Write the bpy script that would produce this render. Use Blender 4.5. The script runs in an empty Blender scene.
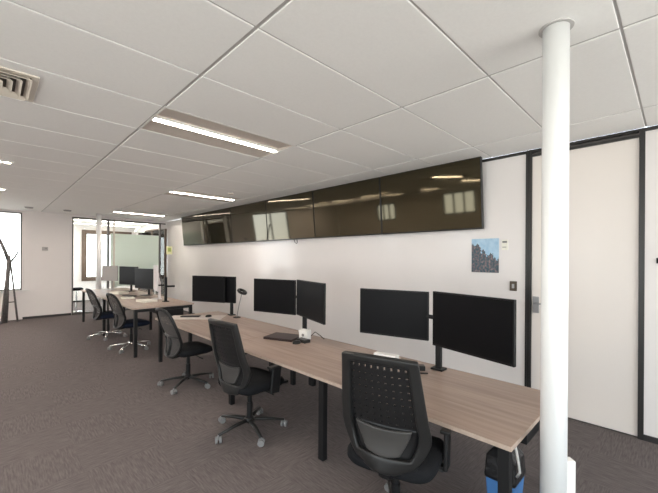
import bpy, bmesh, math, random
from mathutils import Vector, Matrix, Euler
random.seed(7)
R = math.radians
scene = bpy.context.scene
col = scene.collection

# ------------------------------------------------------------------ materials
def newmat(name):
    m = bpy.data.materials.new(name); m.use_nodes = True
    nt = m.node_tree; b = nt.nodes['Principled BSDF']
    return m, nt, b

def plain(name, c, rough=.5, metal=0., spec=.5, noise=0., nscale=40., bump=0., bscale=200., coat=0., ior=None):
    m, nt, b = newmat(name)
    b.inputs['Base Color'].default_value = (*c, 1)
    b.inputs['Roughness'].default_value = rough
    b.inputs['Metallic'].default_value = metal
    b.inputs['Specular IOR Level'].default_value = spec
    b.inputs['Coat Weight'].default_value = coat
    if ior: b.inputs['IOR'].default_value = ior
    tc = nt.nodes.new('ShaderNodeTexCoord')
    if noise:
        n = nt.nodes.new('ShaderNodeTexNoise'); n.inputs['Scale'].default_value = nscale; n.inputs['Detail'].default_value = 4
        r = nt.nodes.new('ShaderNodeValToRGB')
        r.color_ramp.elements[0].position = .3; r.color_ramp.elements[1].position = .7
        r.color_ramp.elements[0].color = (*[x * (1 - noise) for x in c], 1)
        r.color_ramp.elements[1].color = (*[min(1, x * (1 + noise)) for x in c], 1)
        nt.links.new(tc.outputs['Object'], n.inputs['Vector']); nt.links.new(n.outputs['Fac'], r.inputs['Fac'])
        nt.links.new(r.outputs['Color'], b.inputs['Base Color'])
    if bump:
        n2 = nt.nodes.new('ShaderNodeTexNoise'); n2.inputs['Scale'].default_value = bscale
        bp = nt.nodes.new('ShaderNodeBump'); bp.inputs['Strength'].default_value = bump; bp.inputs['Distance'].default_value = .01
        nt.links.new(tc.outputs['Object'], n2.inputs['Vector']); nt.links.new(n2.outputs['Fac'], bp.inputs['Height'])
        nt.links.new(bp.outputs['Normal'], b.inputs['Normal'])
    return m

def emit(name, c, s):
    m, nt, b = newmat(name)
    b.inputs['Base Color'].default_value = (.9, .9, .9, 1)
    b.inputs['Emission Color'].default_value = (*c, 1)
    b.inputs['Emission Strength'].default_value = s
    return m

def glass_mat(name, tint=(1, 1, 1)):
    m, nt, b = newmat(name)
    nt.nodes.remove(b)
    o = nt.nodes['Material Output']
    t = nt.nodes.new('ShaderNodeBsdfTransparent'); t.inputs['Color'].default_value = (*tint, 1)
    g = nt.nodes.new('ShaderNodeBsdfGlossy'); g.inputs['Roughness'].default_value = .02
    f = nt.nodes.new('ShaderNodeFresnel'); f.inputs['IOR'].default_value = 1.3
    mx = nt.nodes.new('ShaderNodeMixShader')
    nt.links.new(f.outputs['Fac'], mx.inputs['Fac']); nt.links.new(t.outputs[0], mx.inputs[1]); nt.links.new(g.outputs[0], mx.inputs[2])
    nt.links.new(mx.outputs[0], o.inputs['Surface'])
    return m

def mesh_fabric(name, c, open_=.45):
    m, nt, b = newmat(name)
    b.inputs['Base Color'].default_value = (*c, 1); b.inputs['Roughness'].default_value = .8
    o = nt.nodes['Material Output']
    t = nt.nodes.new('ShaderNodeBsdfTransparent')
    tc = nt.nodes.new('ShaderNodeTexCoord')
    v = nt.nodes.new('ShaderNodeTexVoronoi'); v.inputs['Scale'].default_value = 190
    cmp = nt.nodes.new('ShaderNodeMath'); cmp.operation = 'LESS_THAN'; cmp.inputs[1].default_value = open_
    nt.links.new(tc.outputs['Object'], v.inputs['Vector']); nt.links.new(v.outputs['Distance'], cmp.inputs[0])
    mx = nt.nodes.new('ShaderNodeMixShader')
    nt.links.new(cmp.outputs[0], mx.inputs['Fac']); nt.links.new(b.outputs[0], mx.inputs[1]); nt.links.new(t.outputs[0], mx.inputs[2])
    nt.links.new(mx.outputs[0], o.inputs['Surface'])
    return m

def carpet_mat():
    m, nt, b = newmat('carpet_tiles')
    L = nt.links; N = nt.nodes.new
    tc = N('ShaderNodeTexCoord')
    chk = N('ShaderNodeTexChecker'); chk.inputs['Scale'].default_value = 1.82
    L.new(tc.outputs['Object'], chk.inputs['Vector'])
    outs = []
    for sc in ((85, 9, 1), (9, 85, 1)):
        mp = N('ShaderNodeMapping'); mp.inputs['Scale'].default_value = sc
        L.new(tc.outputs['Object'], mp.inputs['Vector'])
        n = N('ShaderNodeTexNoise'); n.inputs['Scale'].default_value = 1; n.inputs['Detail'].default_value = 3
        L.new(mp.outputs[0], n.inputs['Vector']); outs.append(n)
    mix = N('ShaderNodeMix'); mix.data_type = 'FLOAT'
    L.new(chk.outputs['Fac'], mix.inputs['Factor']); L.new(outs[0].outputs['Fac'], mix.inputs['A']); L.new(outs[1].outputs['Fac'], mix.inputs['B'])
    fine = N('ShaderNodeTexNoise'); fine.inputs['Scale'].default_value = 160; fine.inputs['Detail'].default_value = 2
    L.new(tc.outputs['Object'], fine.inputs['Vector'])
    ad = N('ShaderNodeMath'); ad.operation = 'MULTIPLY_ADD'; ad.inputs[1].default_value = .35
    L.new(fine.outputs['Fac'], ad.inputs[0]); L.new(mix.outputs['Result'], ad.inputs[2])
    rp = N('ShaderNodeValToRGB')
    rp.color_ramp.elements[0].position = .45; rp.color_ramp.elements[1].position = .9
    rp.color_ramp.elements[0].color = (*CARPET0, 1); rp.color_ramp.elements[1].color = (*CARPET1, 1)
    L.new(ad.outputs[0], rp.inputs['Fac']); L.new(rp.outputs['Color'], b.inputs['Base Color'])
    bp = N('ShaderNodeBump'); bp.inputs['Strength'].default_value = .5; bp.inputs['Distance'].default_value = .006
    L.new(ad.outputs[0], bp.inputs['Height']); L.new(bp.outputs['Normal'], b.inputs['Normal'])
    b.inputs['Roughness'].default_value = .95; b.inputs['Specular IOR Level'].default_value = .15
    return m
CARPET0 = (.098, .084, .083); CARPET1 = (.166, .144, .142)

def wood_mat(name, c0, c1, rough=.42):
    m, nt, b = newmat(name)
    L = nt.links; N = nt.nodes.new
    tc = N('ShaderNodeTexCoord'); mp = N('ShaderNodeMapping'); mp.inputs['Scale'].default_value = (26, 1.1, 26)
    L.new(tc.outputs['Object'], mp.inputs['Vector'])
    n = N('ShaderNodeTexNoise'); n.inputs['Scale'].default_value = 1; n.inputs['Detail'].default_value = 6; n.inputs['Distortion'].default_value = .6
    L.new(mp.outputs[0], n.inputs['Vector'])
    mp2 = N('ShaderNodeMapping'); mp2.inputs['Scale'].default_value = (3.5, .5, 3)
    L.new(tc.outputs['Object'], mp2.inputs['Vector'])
    n2 = N('ShaderNodeTexNoise'); n2.inputs['Scale'].default_value = 1; n2.inputs['Detail'].default_value = 3
    L.new(mp2.outputs[0], n2.inputs['Vector'])
    ad = N('ShaderNodeMath'); ad.operation = 'MULTIPLY_ADD'; ad.inputs[1].default_value = .6
    L.new(n2.outputs['Fac'], ad.inputs[0]); L.new(n.outputs['Fac'], ad.inputs[2])
    rp = N('ShaderNodeValToRGB')
    rp.color_ramp.elements[0].position = .55; rp.color_ramp.elements[1].position = 1.0
    rp.color_ramp.elements[0].color = (*c0, 1); rp.color_ramp.elements[1].color = (*c1, 1)
    L.new(ad.outputs[0], rp.inputs['Fac']); L.new(rp.outputs['Color'], b.inputs['Base Color'])
    b.inputs['Roughness'].default_value = rough
    return m

def poster_mat():
    # generic photograph: pale blue sky above a dark brown and teal jumble of rocks
    m, nt, b = newmat('poster_print')
    L = nt.links; N = nt.nodes.new
    tc = N('ShaderNodeTexCoord'); sp = N('ShaderNodeSeparateXYZ'); L.new(tc.outputs['Generated'], sp.inputs[0])
    n = N('ShaderNodeTexNoise'); n.inputs['Scale'].default_value = 6; n.inputs['Detail'].default_value = 5
    L.new(tc.outputs['Generated'], n.inputs['Vector'])
    # skyline falls from left (high y) to right (low y)
    a = N('ShaderNodeMath'); a.operation = 'MULTIPLY_ADD'; a.inputs[1].default_value = -.45; L.new(sp.outputs['Y'], a.inputs[0]); L.new(sp.outputs['Z'], a.inputs[2])
    a2 = N('ShaderNodeMath'); a2.operation = 'MULTIPLY_ADD'; a2.inputs[1].default_value = -.75; L.new(n.outputs['Fac'], a2.inputs[0]); L.new(a.outputs[0], a2.inputs[2])
    st = N('ShaderNodeMath'); st.operation = 'GREATER_THAN'; st.inputs[1].default_value = .03; L.new(a2.outputs[0], st.inputs[0])
    v = N('ShaderNodeTexVoronoi'); v.inputs['Scale'].default_value = 11; L.new(tc.outputs['Generated'], v.inputs['Vector'])
    r1 = N('ShaderNodeValToRGB')
    els = r1.color_ramp.elements
    els[0].position = 0; els[0].color = (.025, .018, .022, 1); els[1].position = 1; els[1].color = (.42, .36, .36, 1)
    e = els.new(.3); e.color = (.10, .05, .055, 1); e = els.new(.5); e.color = (.03, .09, .12, 1); e = els.new(.7); e.color = (.16, .12, .13, 1)
    mm = N('ShaderNodeMath'); mm.operation = 'MULTIPLY'; mm.inputs[1].default_value = 1.2
    n3 = N('ShaderNodeTexNoise'); n3.inputs['Scale'].default_value = 14; n3.inputs['Detail'].default_value = 3; L.new(tc.outputs['Generated'], n3.inputs['Vector'])
    L.new(n3.outputs['Fac'], mm.inputs[0]); L.new(mm.outputs[0], r1.inputs['Fac'])
    r2 = N('ShaderNodeValToRGB'); r2.color_ramp.elements[0].color = (.22, .42, .62, 1); r2.color_ramp.elements[1].color = (.55, .72, .84, 1)
    L.new(n.outputs['Fac'], r2.inputs['Fac'])
    mx = N('ShaderNodeMix'); mx.data_type = 'RGBA'
    L.new(st.outputs[0], mx.inputs['Factor']); L.new(r1.outputs['Color'], mx.inputs['A']); L.new(r2.outputs['Color'], mx.inputs['B'])
    L.new(mx.outputs['Result'], b.inputs['Base Color']); b.inputs['Roughness'].default_value = .35
    return m

M = {}
M['carpet'] = carpet_mat()
M['tile'] = plain('ceiling_tile', (.90, .90, .885), .9, noise=.015, nscale=60, bump=.05, bscale=300)
M['tee'] = plain('ceiling_tee', (.52, .51, .50), .6)
M['whitewall'] = plain('gloss_white_wall', (.80, .765, .75), .16, noise=.012, nscale=2.0)
M['wall'] = plain('white_paint', (.80, .765, .75), .6, noise=.01, nscale=3)
M['door'] = plain('door_white', (.81, .755, .71), .45)
M['blackframe'] = plain('black_aluminium', (.022, .02, .019), .4)
M['greyframe'] = plain('dark_grey_aluminium', (.10, .09, .085), .4)
M['brownframe'] = plain('brown_window_frame', (.10, .065, .045), .5)
M['skirting'] = plain('dark_skirting', (.03, .027, .027), .5)
M['column'] = plain('column_white_paint', (.86, .87, .86), .4)
M['wood'] = wood_mat('grey_brown_laminate', (.255, .185, .150), (.385, .292, .24))
M['woodedge'] = plain('laminate_edge', (.42, .33, .27), .5, noise=.08, nscale=30)
M['blacksteel'] = plain('black_powder_coat', (.008, .008, .0085), .5, spec=.3)
M['greysteel'] = plain('grey_steel', (.30, .30, .30), .35, metal=.6)
M['chrome'] = plain('chrome', (.75, .75, .75), .15, metal=1)
M['silver'] = plain('brushed_silver', (.42, .42, .43), .35, metal=.8)
M['blackplastic'] = plain('black_plastic', (.010, .010, .0105), .38, spec=.35, noise=.1, nscale=80)
M['greyplastic'] = plain('charcoal_plastic', (.016, .0157, .0155), .36, spec=.35)
M['lumbar'] = plain('lumbar_grey_plastic', (.05, .048, .046), .28)
M['fabric'] = plain('black_fabric', (.007, .0075, .009), .9, spec=.2, bump=.3, bscale=500)
M['navy'] = plain('navy_fabric', (.008, .012, .026), .9, spec=.2, bump=.3, bscale=500)
M['meshfab'] = mesh_fabric('dark_mesh', (.055, .05, .048), .27)
M['rubber'] = plain('caster_rubber', (.20, .20, .20), .4)
M['tvscreen'] = plain('tv_glossy_screen', (.010, .0085, .004), .05, spec=.7, ior=1.55)
M['tvscreen'].node_tree.nodes['Principled BSDF'].inputs['Specular Tint'].default_value = (1, .86, .58, 1)
M['tvframe'] = plain('tv_black_bezel', (.008, .008, .008), .3)
M['monscreen'] = plain('monitor_matt_screen', (.006, .006, .007), .35, spec=.10)
M['monframe'] = plain('monitor_bezel', (.010, .010, .010), .4, spec=.2)
M['monwhite'] = plain('monitor_white_plastic', (.72, .68, .68), .4)
M['mongrey'] = plain('monitor_pale_grey', (.38, .37, .36), .5)
M['diffuser'] = emit('troffer_diffuser', (1, .88, .77), 62)
M['spot'] = emit('downlight_lens', (1, .82, .62), 14)
M['pan'] = plain('troffer_pan', (.60, .54, .49), .5)
M['whitemetal'] = plain('white_metal', (.78, .77, .74), .45)
M['creammetal'] = plain('cream_vent_metal', (.66, .60, .52), .45)
M['ventdark'] = plain('vent_dark', (.08, .07, .06), .8)
M['glass'] = glass_mat('clear_glass', (.97, .98, .97))
M['greenglass'] = plain('pale_green_glass', (.84, .92, .84), .15)
M['poster'] = poster_mat()
M['paper'] = plain('white_paper', (.82, .80, .712), .7, noise=.02, nscale=20)
M['ink'] = plain('grey_ink', (.25, .24, .24), .7)
M['bronze'] = plain('bronze_switch', (.10, .075, .055), .35, metal=.4)
M['sticker'] = plain('yellow_green_card', (.82, .82, .50), .6)
M['greencard'] = plain('green_print', (.42, .52, .14), .6)
M['laptop'] = plain('laptop_lid', (.035, .022, .022), .45, spec=.25)
M['blue'] = plain('blue_plastic', (.06, .18, .42), .45)
M['blackbag'] = plain('black_bin_bag', (.012, .012, .013), .3, bump=.6, bscale=30)
M['coat'] = plain('grey_stained_wood', (.14, .13, .125), .6, noise=.2, nscale=20)
M['whiteplastic'] = plain('white_plastic', (.80, .79, .76), .4)
M['offwhite'] = plain('pale_desk_mat', (.62, .56, .53), .6)

# ------------------------------------------------------------------ mesh helper
class MB:
    def __init__(self): self.bm = bmesh.new()
    def box(self, c, s, rot=None):
        g = bmesh.ops.create_cube(self.bm, size=1)
        mt = Matrix.Translation(c) @ (rot.to_4x4() if rot else Matrix()) @ Matrix.Diagonal((*s, 1))
        bmesh.ops.transform(self.bm, matrix=mt, verts=g['verts']); return self
    def span(self, a, b):
        c = [(p + q) / 2 for p, q in zip(a, b)]; s = [abs(q - p) for p, q in zip(a, b)]
        return self.box(c, s)
    def cone(self, p0, p1, r0, r1=None, n=16):
        p0 = Vector(p0); p1 = Vector(p1); d = p1 - p0; r1 = r0 if r1 is None else r1
        g = bmesh.ops.create_cone(self.bm, cap_ends=True, segments=n, radius1=r0, radius2=r1, depth=d.length)
        q = Vector((0, 0, 1)).rotation_difference(d.normalized())
        bmesh.ops.transform(self.bm, matrix=Matrix.Translation((p0 + p1) / 2) @ q.to_matrix().to_4x4(), verts=g['verts']); return self
    def tube(self, pts, r, n=8, closed=False, sq=1.0):
        pts = [Vector(p) for p in pts]; rings = []; k = len(pts); up = None
        rs = r if isinstance(r, (list, tuple)) else [r] * k
        for i, p in enumerate(pts):
            a = pts[(i - 1) % k] if (closed or i > 0) else p
            b = pts[(i + 1) % k] if (closed or i < k - 1) else p
            t = (b - a).normalized()
            if up is None:
                up = Vector((0, 0, 1)) if abs(t.z) < .9 else Vector((1, 0, 0))
            s = t.cross(up).normalized(); up = s.cross(t).normalized()
            rings.append([self.bm.verts.new(p + rs[i] * (math.cos(2 * math.pi * j / n) * s + sq * math.sin(2 * math.pi * j / n) * up)) for j in range(n)])
        for i in range(k if closed else k - 1):
            A, B = rings[i], rings[(i + 1) % k]
            for j in range(n):
                self.bm.faces.new((A[j], A[(j + 1) % n], B[(j + 1) % n], B[j]))
        if not closed:
            self.bm.faces.new(list(reversed(rings[0]))); self.bm.faces.new(rings[-1])
        return self
    def lathe(self, prof, c=(0, 0, 0), n=24):
        rings = [[self.bm.verts.new((c[0] + r * math.cos(2 * math.pi * j / n), c[1] + r * math.sin(2 * math.pi * j / n), c[2] + z)) for j in range(n)] for r, z in prof]
        for A, B in zip(rings, rings[1:]):
            for j in range(n): self.bm.faces.new((A[j], A[(j + 1) % n], B[(j + 1) % n], B[j]))
        self.bm.faces.new(list(reversed(rings[0]))); self.bm.faces.new(rings[-1]); return self
    def loft(self, rings):
        rr = [[self.bm.verts.new(p) for p in r] for r in rings]; n = len(rr[0])
        for A, B in zip(rr, rr[1:]):
            for j in range(n): self.bm.faces.new((A[j], A[(j + 1) % n], B[(j + 1) % n], B[j]))
        self.bm.faces.new(list(reversed(rr[0]))); self.bm.faces.new(rr[-1]); return self
    def sheet(self, f, us, vs, keep=lambda i, j: True, hole=None):
        g = {}
        def V(u, v):
            k = (round(u, 5), round(v, 5))
            if k not in g: g[k] = self.bm.verts.new(f(u, v))
            return g[k]
        for i in range(len(us) - 1):
            for j in range(len(vs) - 1):
                if not keep(i, j): continue
                u0, u1, v0, v1 = us[i], us[i + 1], vs[j], vs[j + 1]
                q = [V(u0, v0), V(u1, v0), V(u1, v1), V(u0, v1)]
                if hole and hole(i, j):
                    um, vm = (u0 + u1) / 2, (v0 + v1) / 2; hu, hv = (u1 - u0) * .15, (v1 - v0) * .12
                    w = [V(um - hu, vm - hv), V(um + hu, vm - hv), V(um + hu, vm + hv), V(um - hu, vm + hv)]
                    for a in range(4): self.bm.faces.new((q[a], q[(a + 1) % 4], w[(a + 1) % 4], w[a]))
                else: self.bm.faces.new(q)
        return self
    def obj(self, name, mat, parent=None, loc=None, smooth=False, bevel=0, subsurf=0, solid=0, rot=None):
        bmesh.ops.recalc_face_normals(self.bm, faces=self.bm.faces)
        me = bpy.data.meshes.new(name); self.bm.to_mesh(me); self.bm.free()
        me.materials.append(M[mat] if isinstance(mat, str) else mat)
        if smooth:
            for p in me.polygons: p.use_smooth = True
        o = bpy.data.objects.new(name, me); col.objects.link(o)
        if parent: o.parent = parent
        if loc: o.location = loc
        if rot: o.rotation_euler = rot
        if solid:
            md = o.modifiers.new('solid', 'SOLIDIFY'); md.thickness = solid; md.offset = 0
        if bevel:
            md = o.modifiers.new('bevel', 'BEVEL'); md.width = bevel; md.segments = 2; md.limit_method = 'ANGLE'; md.angle_limit = R(40)
        if subsurf:
            md = o.modifiers.new('sub', 'SUBSURF'); md.levels = subsurf; md.render_levels = subsurf
        return o

def thing(name, label, cat, loc=(0, 0, 0), rz=0, group=None):
    o = bpy.data.objects.new(name, None); col.objects.link(o)
    o.location = loc; o.rotation_euler = (0, 0, rz); return tag(o, label, cat, group)
def tag(o, label, cat, group=None, kind=None):
    o['label'] = label; o['category'] = cat
    if group: o['group'] = group
    if kind: o['kind'] = kind
    return o
def struct(o, label=None):
    o['kind'] = 'structure'
    if label: o['label'] = label
    return o
def dup(root, loc, rz, label, group=None, name=None):
    r = root.copy(); col.objects.link(r); r.location = loc; r.rotation_euler = (0, 0, rz); r['label'] = label
    if group: r['group'] = group
    for ch in list(root.children):
        c = ch.copy(); col.objects.link(c); c.parent = r
        for g in ch.children:
            d = g.copy(); col.objects.link(d); d.parent = c
    return r
def child(root, nm): return [c for c in root.children if c.name.split('.')[0] == nm][0]

# ------------------------------------------------------------------ setting
H = 2.96                     # ceiling height
XW, YF, XL, YB = 4.43, 12.55, -4.5, -4.0
YB2 = 16.5                   # back wall of the room behind the glass
struct(MB().span((XL - .2, YB - .2, -.1), (XW + .6, YB2 + .3, 0)).obj('floor', 'carpet'), 'brown grey carpet tiles with fine streaks')

def wall(name, axis, p0, p1, a0, a1, z0, z1, holes=(), mat='wall', label=None):
    """axis 'x': slab p0..p1 in x, runs a0..a1 in y; axis 'y' the other way; holes (b0,b1,h0,h1)"""
    mb = MB()
    def put(b0, b1, h0, h1):
        if b1 - b0 < 1e-4 or h1 - h0 < 1e-4: return
        if axis == 'x': mb.span((p0, b0, h0), (p1, b1, h1))
        else: mb.span((b0, p0, h0), (b1, p1, h1))
    cur = a0
    for b0, b1, h0, h1 in sorted(holes):
        put(cur, b0, z0, z1); put(b0, b1, z0, h0); put(b0, b1, h1, z1); cur = b1
    put(cur, a1, z0, z1)
    return struct(mb.obj(name, mat), label)

def window(name, axis, p, b0, b1, h0, h1, nmull, fr='blackframe', w=.05, d=.08, label=None):
    mb = MB()
    def put(q0, q1, g0, g1, dd=d):
        if axis == 'x': mb.span((p - dd / 2, q0, g0), (p + dd / 2, q1, g1))
        else: mb.span((q0, p - dd / 2, g0), (q1, p + dd / 2, g1))
    put(b0, b1, h0, h0 + w); put(b0, b1, h1 - w, h1)
    for k in range(nmull + 2):
        x = b0 + (b1 - b0 - w) * k / (nmull + 1); put(x, x + w, h0 + w, h1 - w)
    f = struct(mb.obj(name, fr), label)
    mb = MB(); put(b0 + w, b1 - w, h0 + w, h1 - w, .008)
    g = mb.obj('pane', 'glass', f); return f

# right wall, with two full height doors
wall('wall_right', 'x', XW, XW + .12, 1.255, YF + .1, 0, H, mat='whitewall', label='glossy white writing wall under the screens')
d1 = struct(MB().span((XW + .012, .275, .012), (XW + .06, 1.195, 2.885)).obj('door_1', 'door', bevel=.004), 'full height white door behind the front column')
wall('wall_right_end', 'x', XW, XW + .12, YB, .235, 0, H, mat='wall')
wall('wall_right_head', 'x', XW + .04, XW + .12, .215, 1.255, 2.885, H, mat='greyframe')
wall('wall_right_backing', 'x', XW + .07, XW + .12, .215, 1.255, 0, 2.885, mat='wall')
struct(MB().span((XW - .012, 1.195, 0), (XW + .07, 1.255, H)).span((XW - .02, 1.207, 0), (XW - .012, 1.215, H)).span((XW - .02, 1.235, 0), (XW - .012, 1.243, H)).obj('trim_1', 'blackframe'), 'black upright beside the light switch')
struct(MB().span((XW - .012, .235, 0), (XW + .07, .278, H)).obj('trim_2', 'blackframe'))
struct(MB().span((XW - .012, .275, 2.935), (XW + .05, 1.195, H)).span((XW - .008, .275, 2.88), (XW + .05, 1.195, 2.905)).obj('trim_3', 'blackframe'))
struct(MB().span((XW - .012, 1.255, 2.925), (XW + .02, 2.2, H)).obj('trim_4', 'blackframe'))
struct(MB().span((XW - .012, YB, 2.925), (XW + .02, .235, H)).obj('trim_5', 'blackframe'))
struct(MB().span((XW - .012, YB, 0), (XW + .01, .235, .055)).span((XW - .004, 1.255, 0), (XW + .01, YF, .03)).obj('baseboard_right', 'skirting'))
lv = MB().span((XW - .006, 1.118, 1.10), (XW + .012, 1.178, 1.285)).obj('handle_plate', 'silver', d1, bevel=.003)
MB().tube([(XW - .006, 1.15, 1.21), (XW - .05, 1.15, 1.21), (XW - .055, 1.135, 1.21), (XW - .055, 1.04, 1.21)], .009).obj('handle_lever', 'silver', d1, smooth=True)

# far wall and glazed partition
FW = [(1.74, 4.43, 0, 2.885), (-1.2, .64, .80, 2.90)]
wall('wall_far', 'y', YF, YF + .12, XL, XW, 0, H, FW, label='white end wall between window and glass partition')
struct(MB().span((.66, YF - .012, 0), (1.73, YF, .06)).obj('baseboard_far', 'skirting'))
window('window_1', 'y', YF + .05, -1.2, .64, .80, 2.90, 1, 'greyframe', .03, label='bright window behind the coat stand')
struct(MB().span((-1.22, YF - .04, .765), (.80, YF + .1, .80)).obj('trim_6', 'whitemetal'), 'white window sill')
f = MB()
f.span((1.74, YF - .01, 0), (1.775, YF + .06, 2.885)).span((1.775, YF - .01, 2.845), (4.37, YF + .06, 2.885))
f.span((2.635, YF - .01, 0), (2.69, YF + .06, 2.845)).span((4.17, YF - .01, 0), (4.215, YF + .06, 2.845))
f.span((1.775, YF - .01, 0), (4.37, YF + .06, .05))
w2 = struct(f.obj('window_2', 'greyframe'), 'glass partition in dark frames at the far end')
MB().span((1.775, YF + .02, .05), (4.37, YF + .028, 2.845)).obj('pane', 'glass', w2)
MB().span((2.80, YF - .005, .05), (2.84, YF + .05, 2.845)).obj('door_stile', 'creammetal', w2)
struct(MB().span((4.335, YF - .04, 0), (4.405, YF + .02, 2.70)).obj('trim_7', 'brownframe'), 'dark upright in the far corner')
struct(MB().span((4.215, YF - .005, 2.70), (4.43, YF + .05, 2.885)).obj('trim_8', 'wall'))
# room behind the glass
wall('wall_back_room_left', 'x', 1.0, 1.1, YF + .12, YB2, 0, H, [(12.9, 16.2, .3, 2.8)])
window('window_11', 'x', 1.05, 12.9, 16.2, .3, 2.8, 1, 'brownframe')  # side opening added to brighten the room behind the glass
wall('wall_back_room_right', 'x', XW + .1, XW + .2, YF + .12, YB2, 0, H, [(12.9, 16.2, .3, 2.8)])
window('window_10', 'x', XW + .14, 12.9, 16.2, .3, 2.8, 1, 'brownframe')  # opposite side opening, likewise added for more light in there
wall('wall_back_room_end', 'y', YB2, YB2 + .12, 1.0, XW + .2, 0, H, [(2.6, 4.35, .76, 2.77)])
window('window_3', 'y', YB2 + .02, 2.6, 4.35, .76, 2.78, 0, 'brownframe', .16, .14, label='brown framed window in the room behind the glass')
# left and rear walls with the windows that light the room
LW = [(-3.4, -.4, .1, 2.8), (.1, 3.3, .1, 2.8), (5.4, 6.7, 1.95, 2.8), (9.0, 10.0, 1.95, 2.7)]
wall('wall_left', 'x', XL - .12, XL, YB, YF, 0, H, LW)
for k, (b0, b1, h0, h1) in enumerate(LW): window('window_%d' % (k + 4), 'x', XL - .05, b0, b1, h0, h1, 2)
RW = [(-4.3, -.3, .1, 2.85), (.0, 4.2, .1, 2.85)]
wall('wall_rear', 'y', YB - .12, YB, XL, XW, 0, H, RW)
for k, (b0, b1, h0, h1) in enumerate(RW): window('window_%d' % (k + 8), 'y', YB - .05, b0, b1, h0, h1, 2)

# ceiling: slab, tees and lay-in tiles
gx = [1.04 + 1.405 * k for k in range(-4, 3)]; gx = [XL] + [x for x in gx if XL < x < XW] + [XW]
gy = [.23 + .70 * k for k in range(-7, 24)]; gy = [YB] + [y for y in gy if YB + .1 < y < YF - .1] + [YF]
TROF = {(0, 4): 1, (1, 9): 1, (1, 15): 1, (-2, 0): 1, (-2, 5): 1, (-2, 10): 1, (-3, 3): 1, (-3, 8): 1, (-2, 14): 1, (-2, 12): 1, (-2, 16): 1, (-3, 10): 1, (-3, 12): 1, (-3, 14): 1, (-3, 16): 1, (-3, 5): 1, (-2, -4): 1, (0, -3): 1}   # unseen cells mostly added to brighten the far end; (column, row): x 1.04+1.405c, y .23+.7r
def cell_is_troffer(x0, y0):
    return (round((x0 - 1.04) / 1.405), round((y0 - .23) / .70)) in TROF and abs((x0 - 1.04) / 1.405 - round((x0 - 1.04) / 1.405)) < .01
mb = MB(); hs = []
VENT = (-.28, .25, 3.155, 3.685)
gapx, gapy = .012, .007
for i in range(len(gx) - 1):
    for j in range(len(gy) - 1):
        x0, x1, y0, y1 = gx[i], gx[i + 1], gy[j], gy[j + 1]
        if cell_is_troffer(x0, y0): continue
        mb.span((x0 + gapx, y0 + gapy, H), (x1 - gapx, y1 - gapy, H + .012))
ceil = struct(mb.obj('ceiling', 'tile', bevel=.004), 'white lay-in ceiling tiles')
mb = MB()
for i in range(len(gx) - 1):
    for j in range(len(gy) - 1):
        x0, x1, y0, y1 = gx[i], gx[i + 1], gy[j], gy[j + 1]
        if cell_is_troffer(x0, y0): continue
        mb.span((x0, y0, H + .008), (x1, y1, H + .02))
mb.obj('ceiling_grid', 'tee', ceil)
struct(MB().span((XL, YB, H + .18), (XW + .3, YB2 + .1, H + .28)).obj('ceiling_slab', 'tile'))
struct(MB().span((1.0, YF + .0, H), (XW + .2, YB2, H + .05)).obj('ceiling_back_room', 'tile'))

LT = {(0, 4): 'lit ceiling strip light nearest the camera, above the middle desk',
      (1, 9): 'lit ceiling strip light halfway down the room, beside the screen row',
      (1, 15): 'most distant lit ceiling strip light, just before the glass partition'}
def troffer(x0, y0, label):
    x1, y1 = x0 + 1.405, y0 + .70; yc = (y0 + y1) / 2
    t = thing('ceiling_light', label, 'ceiling light', (x0, y0, H), 0, 'recessed ceiling strip lights')
    w, d = 1.405, .70
    mb = MB(); e = .018
    mb.span((0, 0, 0), (w, e, .02)).span((0, d - e, 0), (w, d, .02)).span((0, e, 0), (e, d - e, .02)).span((w - e, e, 0), (w, d - e, .02))
    mb.obj('frame', 'whitemetal', t)
    # folded pan rising either side of the lens
    mb = MB()
    prof = [(e, .004), (d * .40, .035), (d * .60, .035), (d - e, .004)]
    pts = [(a, b) for a, b in prof]; out = [(a, b + .01) for a, b in reversed(prof)]
    ring = lambda x: [(x, a, b) for a, b in pts + out]
    mb.loft([ring(e), ring(w - e)])
    mb.span((e, e, .004), (e + .004, d - e, .05)).span((w - e - .004, e, .004), (w - e, d - e, .05))
    mb.obj('reflector_pan', 'pan', t)
    mb = MB().span((.03, d / 2 - .044, .006), (w - .03, d / 2 - .038, .034)).span((.03, d / 2 + .038, .006), (w - .03, d / 2 + .044, .034))
    mb.span((.024, d / 2 - .044, .006), (.03, d / 2 + .044, .034)).span((w - .03, d / 2 - .044, .006), (w - .024, d / 2 + .044, .034))
    mb.obj('lamp_housing', 'whitemetal', t)
    MB().span((.03, d / 2 - .038, .008), (w - .03, d / 2 + .038, .012)).obj('lens', 'diffuser', t)
    return t
for (c, r) in TROF:
    troffer(1.04 + 1.405 * c, .23 + .70 * r, LT.get((c, r), 'unseen ceiling strip light, most of these added to brighten the room'))
for x, y in ((1.6, 13.6), (3.0, 13.6), (1.6, 15.2), (3.0, 15.2)):  # strip lights added so the room behind the glass looks bright
    o = troffer(x, y, 'ceiling strip light added to brighten the room behind the glass'); o.location.z = H - .03

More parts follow.
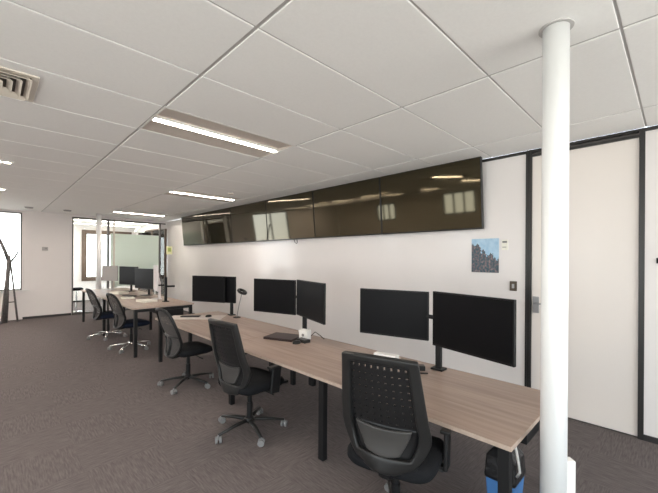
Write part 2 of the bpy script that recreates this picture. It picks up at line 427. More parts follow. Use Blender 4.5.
# ceiling vent, spot strips, detectors
t = thing('ceiling_vent', 'square cream louvred air vent in the ceiling', 'vent', (-.015, 3.42, H))
mb = MB(); s = .265
for a in (-1, 1):
    mb.box((0, a * (s - .02), -.004), (2 * s, .04, .012)); mb.box((a * (s - .02), 0, -.004), (.04, 2 * s - .08, .012))
mb.obj('frame', 'creammetal', t, bevel=.003)
MB().span((-s + .03, -s + .03, -.001), (s - .03, s - .03, .003)).obj('backing', 'ventdark', t)
for k in range(4):
    mb = MB(); q = .215 - .05 * k
    for a in (-1, 1):
        mb.box((0, a * q, -.012), (2 * q, .040, .003), Euler((a * R(-40), 0, 0)).to_matrix())
        mb.box((a * q, 0, -.012), (.040, 2 * q, .003), Euler((0, a * R(40), 0)).to_matrix())
    mb.obj('louvre', 'creammetal', t)
for (y, lab) in ((6.28, 'lit multi-spot ceiling downlight nearer the square vent'), (8.85, 'lit multi-spot ceiling downlight farther from the square vent')):
    t = thing('downlight', lab, 'downlight', (.05, y, H), 0, 'multi-spot downlights')
    MB().box((-.05, 0, -.004), (.48, .17, .012)).obj('frame', 'whitemetal', t, bevel=.003)
    for k in range(4):
        MB().lathe([(.034, -.016), (.034, -.008)], (-.15 + .09 * k, 0, 0), 16).obj('lens', 'spot', t)
for (x, y, r, lab, nm, ct) in ((.72, 11.6, .09, 'dark round ceiling speaker before the window', 'ceiling_speaker', 'speaker'),
                       (1.5, 11.55, .09, 'small grey smoke detector before the glass partition', 'smoke_detector', 'detector'),
                       (3.33, 6.1, .05, 'small round sprinkler head in the ceiling beside the screens', 'sprinkler_head', 'sprinkler')):
    tag(MB().lathe([(r * .8, -.03), (r, -.012), (r, .004)], (0, 0, 0), 20).obj(nm, 'greysteel' if r > .06 else 'pan', loc=(x, y, H)), lab, ct)

# columns
def column(x, y, r, label, duct=False):
    t = thing('column', label, 'column', (x, y, 0)); t['kind'] = 'thing'
    MB().lathe([(r, 0), (r, H)], n=48).obj('shaft', 'column', t, smooth=False)
    for p in child(t, 'shaft').data.polygons: p.use_smooth = abs(p.normal.z) < .5
    MB().lathe([(r * 1.04, H - .006), (r * 1.30, H - .006), (r * 1.30, H), (r * 1.04, H)], n=48).obj('ceiling_collar', 'tee', t)  # collar in grey: the shade at the ceiling is put into its colour
    if duct:
        d = Vector((.713, -.701, 0)); a = math.atan2(d.y, d.x)
        MB().box((0, 0, .31), (.06, .05, .62)).obj('cable_duct', 'whiteplastic', t, loc=d * (r + .012), rot=(0, 0, a), bevel=.004)
    return t
column(2.19, .478, .063, 'tall white round column standing in front of the near desk end', True)
column(2.28, 11.87, .066, 'slim white round column far away before the glass partition')

# ------------------------------------------------------------------ wall things
TVL = ['nearest wall screen at the end above the poster', 'second wall screen from the poster end', 'third wall screen from the poster end, with a loop of wire below it',
       'fourth wall screen from the poster end', 'fifth wall screen from the poster end', 'wall screen at the far end near the glass partition']
def make_tv():
    t = thing('wall_screen', '', 'television', group='row of glossy black wall screens')
    w, h = 1.522, .885
    MB().box((.03, 0, 0), (.05, w, h)).obj('housing', 'tvframe', t, bevel=.006)
    MB().box((.003, 0, .004), (.006, w - .02, h - .03)).obj('screen', 'tvscreen', t)
    return t
tv0 = make_tv(); TILT = 5.0
for k in range(6):
    o = tv0 if k == 0 else dup(tv0, (0, 0, 0), 0, '')
    o.location = (4.30, 1.706 + .766 + 1.535 * k, 2.52); o.rotation_euler = (0, R(-TILT), 0); o['label'] = 'glossy black ' + TVL[k]
    mb = MB().box((.062, 0, 0), (.02, .3, .3)); 
    mb.obj('wall_bracket', 'blacksteel', o)
    if k == 2: MB().tube([(.03, -.1, -.44), (.03, -.12, -.50), (.03, -.17, -.53), (.03, -.2, -.50), (.03, -.19, -.44)], .006, 6).obj('wire', 'blackplastic', o, smooth=True)
tag(MB().span((XW - .008, 1.549, 1.54), (XW + .001, 1.88, 1.962)).obj('poster', 'poster'), 'small square photo print of rocks under blue sky', 'poster')
t = thing('notice_card', 'small white notice card pinned beside the photo print', 'notice', (XW, 1.48, 1.88))
MB().box((-.005, 0, 0), (.012, .072, .125)).obj('card', 'paper', t)
MB().box((-.0115, 0, .035), (.001, .052, .022)).obj('heading', 'ink', t)
MB().box((-.0115, .004, -.028), (.001, .044, .008)).obj('text_line', 'ink', t)
t = thing('light_switch', 'dark bronze light switch on the white writing wall', 'light switch', (XW, 1.383, 1.39))
MB().box((-.006, 0, 0), (.012, .078, .114)).obj('plate', 'bronze', t, bevel=.003)
MB().box((-.015, 0, 0), (.008, .026, .05)).obj('rocker', 'silver', t, bevel=.002)
t = thing('wall_thermostat', 'pale grey thermostat on the white end wall', 'thermostat', (1.127, YF, 1.93))
MB().box((0, -.01, 0), (.13, .02, .10)).obj('body', 'mongrey', t, bevel=.004); MB().box((.02, -.022, .015), (.05, .004, .03)).obj('display', 'ink', t)
t = thing('coat_hook', 'small black hook at the right edge of the white wall', 'hook', (XW, .14, 1.70))
MB().box((-.003, 0, 0), (.010, .03, .05)).obj('plate', 'blacksteel', t); MB().tube([(-.008, 0, .01), (-.05, 0, .0), (-.06, 0, .025)], .007).obj('peg', 'blacksteel', t)
t = thing('blade_sign', 'small yellow green sign projecting from the wall near the far corner', 'sign', (XW, 12.05, 1.95))
MB().box((-.105, 0, 0), (.19, .012, .27)).obj('panel', 'sticker', t); MB().box((-.105, -.007, .02), (.10, .002, .13)).obj('print', 'greencard', t)
MB().box((-.008, 0, 0), (.020, .05, .20)).obj('bracket', 'whitemetal', t)
t = thing('glass_board', 'pale green glass board seen through the far partition', 'board', (3.55, YF + .35, 0))
MB().span((-.75, -.01, .75), (.75, .01, 2.47)).obj('panel', 'greenglass', t)
for x in (-.6, .6):
    MB().span((x - .02, -.02, .03), (x + .02, .02, .75)).span((x - .02, -.3, 0), (x + .02, .3, .03)).obj('leg', 'whitemetal', t)
t = thing('pendant_light', 'white pendant lamp hanging behind the glass partition', 'lamp', (3.9, 13.8, 0))
MB().cone((0, 0, 2.77), (0, 0, H), .008).obj('cord', 'whiteplastic', t); MB().lathe([(.17, 2.62), (.15, 2.70), (.05, 2.79)], n=24).obj('shade', 'whitemetal', t, smooth=True)

# coat stand
t = thing('coat_stand', 'grey wooden branching coat stand before the far left window', 'coat stand', (.36, 12.2, 0))
V = lambda x, z, y=0.: (x - .36, y, z)
MB().tube([V(.30, 0, .0), V(.335, .9), V(.37, 1.60), V(.375, 1.74)], [.06, .05, .042, .034], 10).obj('trunk', 'coat', t, smooth=True)
MB().tube([V(.37, 1.58), V(.29, 1.86), V(.20, 2.12), V(.08, 2.40)], [.04, .036, .032, .028], 8).obj('branch', 'coat', t, smooth=True)
MB().tube([V(.545, 0, .0), V(.46, .95), V(.40, 1.56)], [.022, .02, .018], 8).obj('leg', 'coat', t, smooth=True)
MB().tube([V(.40, 1.56), V(.48, 1.68), V(.55, 1.83)], [.022, .02, .018], 8).obj('branch', 'coat', t, smooth=True)
MB().tube([V(.24, 0, -.16), V(.30, .9, -.05), V(.35, 1.4, 0)], [.025, .022, .02], 8).obj('leg', 'coat', t, smooth=True)
MB().tube([V(.30, .52), V(.50, .52)], .014, 8).obj('crossbar', 'coat', t)

# ------------------------------------------------------------------ desks
def desk(label, x0, x1, y0, y1, z, legs, tray=None, edge='woodedge', inner=None):
    t = thing('bench_desk', label, 'desk', (x0, y0, 0), 0, 'wood topped bench desks on black legs')
    d, w, th = x1 - x0, y1 - y0, .026
    MB().span((0.003, .003, z - th + .001), (d - .003, w - .003, z)).obj('tabletop', 'wood', t, bevel=.0015)
    mb = MB()
    mb.span((0, 0, z - th), (.003, w, z - .0012)).span((d - .003, 0, z - th), (d, w, z - .0012)).span((.003, 0, z - th), (d - .003, .003, z - .0012)).span((.003, w - .003, z - th), (d - .003, w, z - .0012))
    mb.obj('edge_band', edge, t)
    for ly in legs:
        for lx in (.03, d - .09):
            MB().span((lx, ly - y0 - .03, 0), (lx + .05, ly - y0 + .03, z - th)).obj('leg', 'blacksteel', t, bevel=.003)
        MB().span((.08, ly - y0 - .02, z - th - .05), (d - .09, ly - y0 + .02, z - th)).obj('cross_rail', 'blacksteel', t)
    if inner:                                                     # single T leg where it meets the next desk
        MB().span((d - .40, inner - y0 - .03, 0), (d - .34, inner - y0 + .03, z - th)).span((d - .62, inner - y0 - .03, 0), (d - .12, inner - y0 + .03, .03)).obj('leg', 'blacksteel', t, bevel=.003)
        legs = (inner, legs[0])
    for lx in (.14, d - .2):
        MB().span((lx, legs[0] - y0 + .03, z - th - .04), (lx + .04, legs[-1] - y0 - .03, z - th)).obj('rail', 'blacksteel', t)
    if tray:
        for (a, b) in tray:
            MB().span((d - .48, a - y0, z - th - .20), (d - .20, b - y0, z - th - .055)).obj('cable_tray', 'blacksteel', t, bevel=.004)
    return t
desk('long wood topped desk nearest the camera, ending beside the column', 1.97, 3.0, .62, 3.70, .71, (.67, 2.12, 3.66), [(.70, 1.9), (2.4, 3.4)], 'woodedge')
desk('wood topped desk between the long near desk and the far desk', 1.95, 3.06, 3.705, 6.05, .71, (5.95,), [(4.0, 5.6)], inner=3.80)
desk('long wood topped desk farthest away, toward the glass partition', 1.73, 2.79, 6.48, 11.06, .84, (6.50, 8.75, 11.02), [(6.485, 7.9), (9, 10.5)])

# ------------------------------------------------------------------ monitors
def monitor(p, q, zc, H_, label, back=(1, 0), mats=('monframe', 'monscreen'), base=None, name='monitor'):
    """upright flat monitor whose front spans p..q (seen left..right)"""
    p = Vector(p); q = Vector(q); w = (q - p).length; c = (p + q) / 2
    d = (q - p).normalized(); ang = math.atan2(d.y, d.x)          # local +X runs left to right, local -Y faces the sitter
    t = thing(name, label, 'monitor', (c.x, c.y, zc), ang)
    MB().box((0, .014, 0), (w, .028, H_)).obj('housing', mats[0], t, bevel=.004)
    MB().box((0, -.001, .005), (w - .022, .004, H_ - .032)).obj('screen', mats[1], t)
    MB().box((0, .045, 0), (w * .35, .035, H_ * .4)).obj('rear_cover', mats[0], t, bevel=.008)
    if base is not None:                                          # own stand, down to z = base
        MB().tube([(0, .06, 0), (0, .085, -.1), (0, .085, base - zc + .012)], [.022, .022, .026], 10).obj('stand', mats[0], t)
        MB().box((0, .03, base - zc + .0065), (.24, .19, .013)).obj('foot', mats[0], t, bevel=.005)
    return t
def arm(x, y, z0, z1, tips, label):
    t = thing('monitor_stand', label, 'monitor arm', (x, y, z0), 0, 'black clamp-on monitor arms')
    MB().box((0, 0, .008), (.10, .11, .016)).obj('clamp_base', 'blacksteel', t, bevel=.004)
    MB().box((0, 0, (z1 - z0) / 2), (.045, .05, z1 - z0)).obj('pole', 'blacksteel', t, bevel=.008)
    for tx, ty, tz in tips:
        a = Vector((0, 0, tz - z0)); b = Vector((tx - x, ty - y, tz - z0)); m = (a + b) / 2 + Vector((.05, 0, 0))
        MB().tube([a, m, b], [.02, .018, .016], 10).obj('arm', 'blacksteel', t, smooth=True)
    return t
HM = .455
def back_of(p, q, off=.066):
    p = Vector(p); q = Vector(q); d = (q - p).normalized(); n = Vector((-d.y, d.x)); c = (p + q) / 2 + n * off
    return c
MA1 = ((2.723, 2.309), (2.905, 1.633)); MA2 = ((2.746, 1.505), (2.585, .800))
MB1 = ((2.638, 4.175), (2.837, 3.506)); MB2 = ((2.845, 3.488), (2.620, 2.740))
MC1 = ((2.574, 6.073), (2.862, 5.443)); MC2 = ((2.725, 5.91), (2.995, 5.315))
monitor(*MA1, 1.17, HM, 'black monitor left of the pair nearest the camera, behind the near chair')
monitor(*MA2, 1.19, .468, 'large black monitor nearest the column, right one of its pair')
monitor(*MB1, 1.19, HM, 'black monitor behind the laptop, left one of its pair')
monitor(*MB2, 1.20, HM, 'black monitor angled above the laptop, right one of its pair')
monitor(*MC1, 1.16, HM, 'black monitor on the middle desk, in front of its twin')
monitor(*MC2, 1.155, HM, 'black monitor on the middle desk, mostly hidden behind its twin')
def tips(*ms): return [(*back_of(*m), z) for m, z in ms]
arm(2.89, 1.52, .71, 1.25, tips((MA1, 1.17), (MA2, 1.175)), 'black monitor arm clamped behind the monitor pair nearest the column')
arm(2.93, 3.42, .71, 1.25, tips((MB1, 1.19), (MB2, 1.20)), 'black monitor arm standing beside the closed laptop')
arm(3.01, 5.46, .71, 1.24, tips((MC1, 1.16), (MC2, 1.155)), 'black monitor arm on the middle desk')
# spare arm with an empty mounting ring on the middle desk
t = thing('phone_holder', 'black ring shaped holder on a grey strut beside the middle desk monitors', 'holder', (2.94, 5.16, .71))
MB().tube([(0, 0, .016), (.02, -.03, .2), (.06, -.06, .42)], .007, 8).obj('strut', 'greysteel', t, smooth=True)
MB().box((0, 0, .008), (.09, .09, .016)).obj('foot', 'blacksteel', t, bevel=.003)
pts = [(.06 + .05 * math.cos(a) , -.06 + .085 * math.sin(a), .435 + .028 * math.sin(a * 1)) for a in [2 * math.pi * k / 20 for k in range(20)]]
MB().tube(pts, .023, 8, closed=True).obj('ring', 'blackplastic', t, smooth=True)
# far desk monitors
monitor((2.43, 8.92), (2.64, 8.10), 1.22, .46, 'dark monitor on the far desk, right one of the dark pair', base=.84)
monitor((2.40, 10.15), (2.63, 9.45), 1.24, .46, 'dark monitor on the far desk, left one of the dark pair', base=.84)
monitor((2.14, 10.78), (2.40, 10.35), 1.28, .40, 'pale grey monitor at the far end of the far desk', mats=('mongrey', 'mongrey'), base=.84)
dv = Vector((.333, .943)); c0 = Vector((2.36, 6.95)); s0 = c0 + dv * .33; s1 = c0 - dv * .33
monitor((2.536, 7.972), (2.394, 7.328), 1.28, .52, 'white monitor turned edge-on at the near end of the far desk', mats=('monwhite', 'monwhite'), base=.84)
t = arm(2.47, 7.06, .84, 1.32, [(2.36, 7.14, 1.16), (2.60, 6.97, 1.14)], 'black monitor arm with empty arms beside the edge-on white monitor')

# ------------------------------------------------------------------ things on and under desks
t = thing('laptop', 'closed dark laptop on the long desk', 'laptop', (2.62, 3.46, .71), R(22))
MB().box((0, 0, .008), (.30, .40, .016)).obj('base', 'laptop', t, bevel=.004); MB().box((0, 0, .022), (.30, .40, .010)).obj('lid', 'laptop', t, bevel=.004)
t = thing('paper_cube', 'small white box with a dark dot beside the laptop', 'box', (2.765, 3.22, .71), R(15))
MB().box((0, 0, .06), (.09, .12, .12)).obj('body', 'whiteplastic', t, bevel=.004)
MB().lathe([(.018, -.003), (.018, 0)], n=16).obj('dot', 'ink', t, loc=(-.045, 0, .06), rot=(0, R(90), 0))
tag(MB().loft([[(.055 * s * math.cos(a), .04 * s * math.sin(a), z) for a in [2 * math.pi * k / 20 for k in range(20)]] for z, s in ((0, .95), (.012, 1), (.028, .8), (.035, .4))]).obj('computer_mouse', 'greyplastic', loc=(2.56, 3.13, .71), smooth=True), 'dark computer mouse in front of the laptop', 'computer mouse')
tag(MB().box((0, 0, .02), (.09, .16, .04)).obj('docking_box', 'greyplastic', loc=(2.66, 3.13, .71), bevel=.006), 'small grey docking box between the white box and the mouse', 'box')
def cable(name, pts, label, r=.005, mat='blackplastic', ct='cable'):
    return tag(MB().tube(pts, r, 6).obj(name, mat, smooth=True), label, ct)
cable('cable', [(2.85, 3.3, .716), (2.84, 3.2, .74), (2.86, 3.14, .80), (2.9, 3.1, .76), (2.93, 3.05, .716)], 'black cable looping beside the laptop monitor arm')
tag(MB().box((0, 0, .028), (.08, .24, .056)).obj('white_box', 'whiteplastic', loc=(2.80, 2.03, .71), rot=(0, 0, R(10)), bevel=.004), 'white oblong box on the desk behind the near chair', 'box')
tag(MB().box((0, 0, .022), (.07, .12, .044)).obj('power_adapter', 'blackplastic', loc=(2.74, 1.64, .71), rot=(0, 0, R(40)), bevel=.008), 'black power adapter lying by the nearest monitor arm', 'adapter')
cable('cable', [(2.70, 1.52, .717), (2.64, 1.58, .72), (2.60, 1.66, .735), (2.66, 1.74, .72), (2.76, 1.74, .717), (2.84, 1.64, .717)], 'black cable coiled by the adapter on the desk', .007)
# middle desk
tag(MB().box((0, 0, .004), (.88, .36, .008)).obj('desk_mat', 'offwhite', loc=(2.46, 5.62, .71), rot=(0, 0, R(-41)), bevel=.002), 'pale mat lying on the middle desk under phone and mouse', 'mat')
tag(MB().box((0, 0, .009), (.10, .30, .018)).obj('keyboard', 'blackplastic', loc=(2.40, 5.72, .718), rot=(0, 0, R(50)), bevel=.004), 'small black keyboard on the pale mat', 'keyboard')
tag(MB().loft([[(.055 * s * math.cos(a), .035 * s * math.sin(a), z) for a in [2 * math.pi * k / 20 for k in range(20)]] for z, s in ((0, .95), (.012, 1), (.028, .8), (.035, .4))]).obj('computer_mouse', 'blackplastic', loc=(2.62, 5.52, .718), smooth=True), 'black computer mouse on the pale mat', 'computer mouse')
# far desk
for (x, y, rz, lab, h) in ((2.2, 9.3, 20, 'white paper stack before the dark far monitors', .05), (2.1, 8.2, -10, 'white paper sheets at the front of the far desk', .012), (2.2, 7.3, 12, 'white paper pile beside the edge-on monitor', .04)):
    tag(MB().box((0, 0, h / 2), (.24, .34, h)).obj('paper_stack', 'paper', loc=(x, y, .84), rot=(0, 0, R(rz))), lab, 'paper', 'papers on the far desk')
tag(MB().box((0, 0, .009), (.14, .40, .018)).obj('keyboard', 'blackplastic', loc=(2.24, 8.62, .84), rot=(0, 0, R(8)), bevel=.004), 'black keyboard before the far dark monitors', 'keyboard')
# under the long desk
t = thing('cable_drop', 'black adapter hanging on a cable under the desk beyond the middle leg', 'adapter', (2.35, 2.62, 0))
MB().tube([(0, 0, .645), (.01, .01, .56), (0, 0, .50)], .006, 6).obj('cable', 'blackplastic', t); MB().box((0, 0, .46), (.05, .07, .10)).obj('adapter', 'blackplastic', t, bevel=.008)
t = thing('cable_drop', 'thick black cable bundle hanging under the desk just left of the middle leg', 'cable', (2.30, 2.42, 0))
MB().tube([(0, 0, .645), (.02, 0, .55), (-.01, .02, .45), (.03, .03, .36)], [.014, .016, .02, .012], 8).obj('bundle', 'blackplastic', t, smooth=True)
t = thing('waste_bin', 'blue waste bin with black liner under the near desk end', 'bin', (2.42, .80, 0))
MB().loft([[(a * s, b * s, z) for a, b in ((-.10, -.09), (.10, -.09), (.10, .09), (-.10, .09))] for z, s in ((0, .8), (.02, .82), (.30, 1.0))]).obj('bin_body', 'blue', t, bevel=.01)
MB().loft([[(a * s, b * s, z) for a, b in ((-.10, -.09), (.10, -.09), (.10, .09), (-.10, .09))] for z, s in ((.28, 1.04), (.31, 1.08), (.43, .98), (.48, .62))]).obj('liner_bag', 'blackbag', t, bevel=.015)
cable('cable', [(2.14, .66, .66), (2.165, .655, .60), (2.19, .65, .52), (2.23, .655, .45), (2.26, .68, .40)], 'white cable hanging at the near desk corner', .008, 'whiteplastic')

# ------------------------------------------------------------------ chairs
def star_base(t, mat_arm, ang, rad=.342):
    sb = MB().lathe([(.035, .075), (.05, .085), (.05, .12), (.03, .135)], n=16)
    for k in range(5):
        a = R(ang) + 2 * math.pi * k / 5; dx, dy = math.cos(a), math.sin(a)
        P = lambda r, z: (r * dx, r * dy, z)
        sb.tube([P(.03, .105), P(.17, .098), P(rad, .072)], [.026, .022, .016], 8, sq=.75)
    b = sb.obj('star_base', mat_arm, t, smooth=True)
    for k in range(5):
        a = R(ang) + 2 * math.pi * k / 5; x, y = rad * math.cos(a), rad * math.sin(a)
        c = MB(); ta = a + 1.1
        tx, ty = -math.sin(ta), math.cos(ta)
        for s in (-1, 1):
            cx, cy = x + tx * .018 * s, y + ty * .018 * s
            c.cone((cx - tx * .010, cy - ty * .010, .031), (cx + tx * .010, cy + ty * .010, .031), .031, n=16)
        c.cone((x, y, .03), (x, y, .075), .010, n=8)
        c.obj('caster', 'rubber', b, bevel=.003)
    return b
def sup(a, e): return math.copysign(abs(a) ** e, a)
def cushion(cx, hx, hy, z0, z1, mat, t, name='seat'):
    rings = []
    for z, s in ((z0, .86), (z0 + .012, .95), (z0 + .035, 1.0), (z1 - .03, 1.0), (z1 - .010, .95), (z1, .80), (z1 + .004, .5)):
        r = []
        for k in range(40):
            a = 2 * math.pi * k / 40; x = sup(math.cos(a), .45) * hx * s; y = sup(math.sin(a), .45) * hy * s
            dz = -.028 * max(0, (x / hx - .55) / .45) ** 2 if z > z0 + .02 else 0
            r.append((cx + x, y, z + dz))
        rings.append(r)
    return MB().loft(rings).obj(name, mat, t, smooth=True)

def chair_plastic():
    t = thing('office_chair', '', 'office chair', group='office chairs along the desks')
    cushion(.02, .26, .278, .44, .535, 'fabric', t)
    MB().lathe([(.03, .13), (.03, .28), (.022, .28), (.022, .42)], n=16).obj('gas_lift', 'blackplastic', t)
    MB().box((0, 0, .425), (.26, .18, .04)).obj('mechanism', 'blackplastic', t, bevel=.01)
    MB().tube([(.05, -.08, .42), (.06, -.2, .41), (.07, -.28, .40)], .008, 8).obj('lever', 'blackplastic', t)
    MB().tube([(-.05, 0, .42), (-.17, 0, .41), (-.215, 0, .44), (-.215, 0, .52)], [.04, .04, .036, .025], 10, sq=.5).obj('back_support', 'blackplastic', t, smooth=True)
    def hw(v):
        base = .140 + .128 * math.sin(min(1, v / .36) * math.pi / 2) if v < .36 else .268 - .046 * (v - .36) / .64
        if v < .07: base *= (1 - .45 * ((.07 - v) / .07) ** 2)
        return base
    def S(u, v, off=0.):
        z = .47 + .675 * v; w = hw(v)
        x = -.255 - .03 * math.cos(v * 5) * 0 + .035 * math.exp(-((v - .28) / .2) ** 2) - .085 * v * v + .055 * u * u * (1 - .3 * v)
        return (x - off, -u * w, z + .012 * (1 - u * u) * (1 if v > .9 else 0))
    NU, NV = 24, 30
    us = [-1 + 2 * i / NU for i in range(NU + 1)]; vs = [j / NV for j in range(NV + 1)]
    fr = lambda i, j: i < 3 or i >= NU - 3 or j >= NV - 2 or j < 4
    MB().sheet(lambda u, v: S(u, v, .012), us, vs, keep=fr).obj('back_frame', 'greyplastic', t, smooth=True, solid=.034, bevel=.010)
    us2 = [-.76 + 1.52 * i / 9 for i in range(10)]; vs2 = [.40 + .535 * j / 9 for j in range(10)]
    hol = lambda i, j: True
    MB().sheet(S, us2, vs2, hole=hol).obj('perforated_panel', 'blackplastic', t, smooth=False, solid=.012)
    us3 = [-.76 + 1.52 * i / 12 for i in range(13)]; vs3 = [.12 + .28 * j / 8 for j in range(9)]
    MB().sheet(lambda u, v: S(u, v, -.004), us3, vs3).obj('lower_panel', 'blackplastic', t, smooth=True, solid=.012)
    us4 = [-.62 + 1.24 * i / 12 for i in range(13)]; vs4 = [.15 + .235 * j / 8 for j in range(9)]
    def Lm(u, v):
        return S(u * (1 - .25 * (1 - (v - .17) / .2)), v - .02 * (1 - (u / .56) ** 2), .014)
    MB().sheet(Lm, us4, vs4).obj('lumbar_pad', 'lumbar', t, smooth=True, solid=.016, bevel=.004)
    for s in (-1, 1):
        mb = MB().box((.08, s * .298, .545), (.105, .026, .25), Euler((0, R(6), 0)).to_matrix())
        mb.box((.06, s * .24, .435), (.055, .13, .022))
        a = mb.obj('armrest', 'blackplastic', t, bevel=.008)
        MB().box((.09, s * .300, .672), (.20, .06, .022)).obj('arm_pad', 'greyplastic', a, bevel=.008)
    star_base(t, 'greyplastic', 0)
    return t

def chair_mesh():
    t = thing('mesh_chair', '', 'office chair', group='office chairs along the desks')
    cushion(.03, .25, .25, .43, .52, 'fabric', t)
    MB().lathe([(.03, .13), (.03, .28), (.022, .28), (.022, .42)], n=16).obj('gas_lift', 'blackplastic', t)
    MB().box((0, 0, .42), (.24, .18, .04)).obj('mechanism', 'blackplastic', t, bevel=.01)
    MB().tube([(.05, -.08, .41), (.06, -.2, .39), (.07, -.26, .385)], .008, 8).obj('lever', 'blackplastic', t)
    MB().tube([(-.05, 0, .415), (-.22, 0, .405), (-.25, 0, .43), (-.25, 0, .52)], [.035, .035, .035, .025], 10, sq=.5).obj('back_support', 'blackplastic', t, smooth=True)
    def S(u, v):
        z = .43 + .615 * v
        w = .225 * (1 - .30 * max(0, .55 - v) ** 1.2) * (1 - .12 * max(0, 2 * v - 1) ** 2)
        return (-.27 - .11 * v * v + .05 * math.exp(-((v - .3) / .25) ** 2) + .04 * u * u, -u * w, z)
    per = []
    n = 40
    for k in range(n):
        a = 2 * math.pi * k / n; u = sup(math.cos(a), .55); v = .5 + .5 * sup(math.sin(a), .55); per.append(S(u, v))
    MB().tube(per, .021, 8, closed=True).obj('back_frame', 'blackplastic', t, smooth=True)
    us = [-1 + 2 * i / 12 for i in range(13)]; vs = [j / 12 for j in range(13)]
    def Sm(u, v):
        vv = 2 * v - 1; lim = (1 - abs(vv) ** 3.6) ** (1 / 3.6) if abs(vv) < 1 else 0
        return S(u * lim, v)
    MB().sheet(Sm, us, vs).obj('back_mesh', 'meshfab', t, smooth=True)
    MB().tube([S(u, .42) for u in [-1 + .2 * k for k in range(11)]], .016, 8).obj('lumbar_bar', 'blackplastic', t, smooth=True)
    MB().tube([S(0, .42), S(0, .25), S(0, .02)], [.02, .022, .028], 8).obj('spine', 'blackplastic', t, smooth=True)
    star_base(t, 'greyplastic', 0)
    return t

ca = chair_plastic()
ca.location = (1.85, 1.262, 0); ca.rotation_euler = (0, 0, R(16)); ca['label'] = 'black plastic backed office chair nearest the camera'
cb = dup(ca, (1.85, 2.99, 0), R(5), 'black plastic backed office chair in the middle, before the laptop')
for o, dz in ((ca, .012), (cb, -.028)):
    for nm in ('back_frame', 'perforated_panel', 'lower_panel', 'lumbar_pad'): child(o, nm).location.z = dz
child(ca, 'star_base').rotation_euler = (0, 0, R(26)); child(cb, 'star_base').rotation_euler = (0, 0, R(35))
m1 = chair_mesh(); m1.location = (1.915, 4.63, 0); m1.rotation_euler = (0, 0, R(3)); m1['label'] = 'black mesh backed office chair at the middle desk'
child(m1, 'star_base').rotation_euler = (0, 0, R(0))
m2 = dup(m1, (1.90, 7.18, 0), R(8), 'black mesh backed chair on silver base, nearer one at the far desk')
m3 = dup(m1, (1.815, 8.53, 0), R(5), 'black mesh backed chair on silver base, second along the far desk')
t = thing('bar_stool', 'dark round stool standing in the room behind the glass', 'stool', (1.95, 13.2, 0))
MB().lathe([(.14, .66), (.18, .68), (.18, .72), (.14, .745)], n=24).obj('seat', 'fabric', t, smooth=True)
MB().cone((0, 0, .02), (0, 0, .67), .025, n=12).obj('pole', 'chrome', t)
MB().tube([(.15 * math.cos(2 * math.pi * k / 24), .15 * math.sin(2 * math.pi * k / 24), .32) for k in range(24)], .012, 8, closed=True).cone((-.15, 0, .32), (.15, 0, .32), .009, n=8).obj('foot_ring', 'blacksteel', t, smooth=True)
MB().lathe([(.20, 0), (.20, .012), (.04, .03)], n=24).obj('base', 'chrome', t, smooth=True)
for o, a in ((m2, 5), (m3, 30)):
    b = child(o, 'star_base'); b.rotation_euler = (0, 0, R(a)); b.data = b.data.copy(); b.data.materials[0] = M['chrome']
    s = child(o, 'seat'); s.data = s.data.copy(); s.data.materials[0] = M['navy']

# ------------------------------------------------------------------ light
SKY = 6.0
world = bpy.data.worlds.new('World'); scene.world = world; world.use_nodes = True
bg = world.node_tree.nodes['Background']; bg.inputs['Strength'].default_value = SKY
_n = world.node_tree.nodes; _l = world.node_tree.links
_tc = _n.new('ShaderNodeTexCoord'); _sp = _n.new('ShaderNodeSeparateXYZ'); _rp = _n.new('ShaderNodeValToRGB')
_mr = _n.new('ShaderNodeMapRange'); _mr.inputs['From Min'].default_value = -1; _mr.inputs['From Max'].default_value = 1
_l.new(_tc.outputs['Generated'], _sp.inputs[0]); _l.new(_sp.outputs['Z'], _mr.inputs['Value']); _l.new(_mr.outputs['Result'], _rp.inputs['Fac'])
_rp.color_ramp.elements[0].position = .40; _rp.color_ramp.elements[0].color = (1.0, .97, .92, 1)      # bright lower half of the world, added to light the ceiling
_rp.color_ramp.elements[1].position = .56; _rp.color_ramp.elements[1].color = (.72, .80, .88, 1)     # hazy sky
_l.new(_rp.outputs['Color'], bg.inputs['Color'])
def portal(loc, rot, sx, sy):
    l = bpy.data.lights.new('window_portal', 'AREA'); l.shape = 'RECTANGLE'; l.size = sx; l.size_y = sy; l.cycles.is_portal = True
    o = bpy.data.objects.new('window_portal', l); col.objects.link(o); o.location = loc; o.rotation_euler = rot; o['kind'] = 'helper'
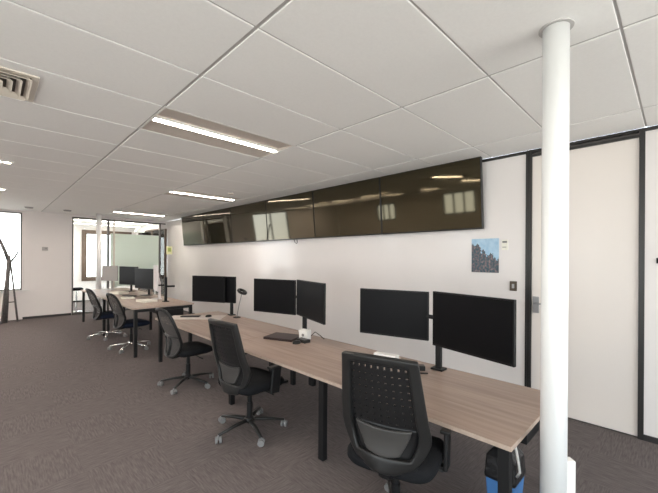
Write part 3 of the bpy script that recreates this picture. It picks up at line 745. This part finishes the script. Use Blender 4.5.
for b0, b1, h0, h1 in LW: portal((XL - .11, (b0 + b1) / 2, (h0 + h1) / 2), (R(90), 0, R(-90)), b1 - b0, h1 - h0)
for b0, b1, h0, h1 in RW: portal(((b0 + b1) / 2, YB - .11, (h0 + h1) / 2), (R(90), 0, R(0)), b1 - b0, h1 - h0)
portal((-.28, YF + .11, 1.85), (R(90), 0, R(180)), 1.84, 2.1)
portal((XW + .21, 14.55, 1.55), (R(90), 0, R(90)), 3.3, 2.5); portal((.99, 14.55, 1.55), (R(90), 0, R(-90)), 3.3, 2.5)
portal((3.47, YB2 + .11, 1.77), (R(90), 0, R(180)), 1.75, 2.0)

# ------------------------------------------------------------------ camera
f_px, yaw, rol, sv = 345.6, .7775, -.0062, 12.2
cy, sy, cr, sr = math.cos(yaw), math.sin(yaw), math.cos(rol), math.sin(rol)
Xc = Vector((cy, 0, sy)); Yc = Vector((-sy, 0, cy)); Zc = Vector((0, 1, 0))       # world axes in (right, up, forward)
def roll(v): return Vector((cr * v.x - sr * v.y, sr * v.x + cr * v.y, v.z))
Xc, Yc, Zc = roll(Xc), roll(Yc), roll(Zc)
right = Vector((Xc.x, Yc.x, Zc.x)); up = Vector((Xc.y, Yc.y, Zc.y)); fwd = Vector((Xc.z, Yc.z, Zc.z))
cam = bpy.data.cameras.new('camera'); co = bpy.data.objects.new('camera', cam); col.objects.link(co)
mw = Matrix.Identity(4)
for i in range(3): mw[i][0] = right[i]; mw[i][1] = up[i]; mw[i][2] = -fwd[i]
mw[2][3] = 1.70
co.matrix_world = mw
cam.sensor_width = 36; cam.lens = f_px / 658 * 36; cam.shift_y = sv / 658; cam.clip_start = .05
scene.camera = co
vs_ = scene.view_settings
scene.display_settings.display_device = 'sRGB'
vs_.view_transform = 'Standard'; vs_.look = 'None'; vs_.gamma = 1; vs_.use_curve_mapping = False; vs_.exposure = 0.22
scene.cycles.use_denoising = True
scene.cycles.max_bounces = 12; scene.cycles.diffuse_bounces = 6; scene.cycles.transparent_max_bounces = 12
scene.cycles.sample_clamp_indirect = 10
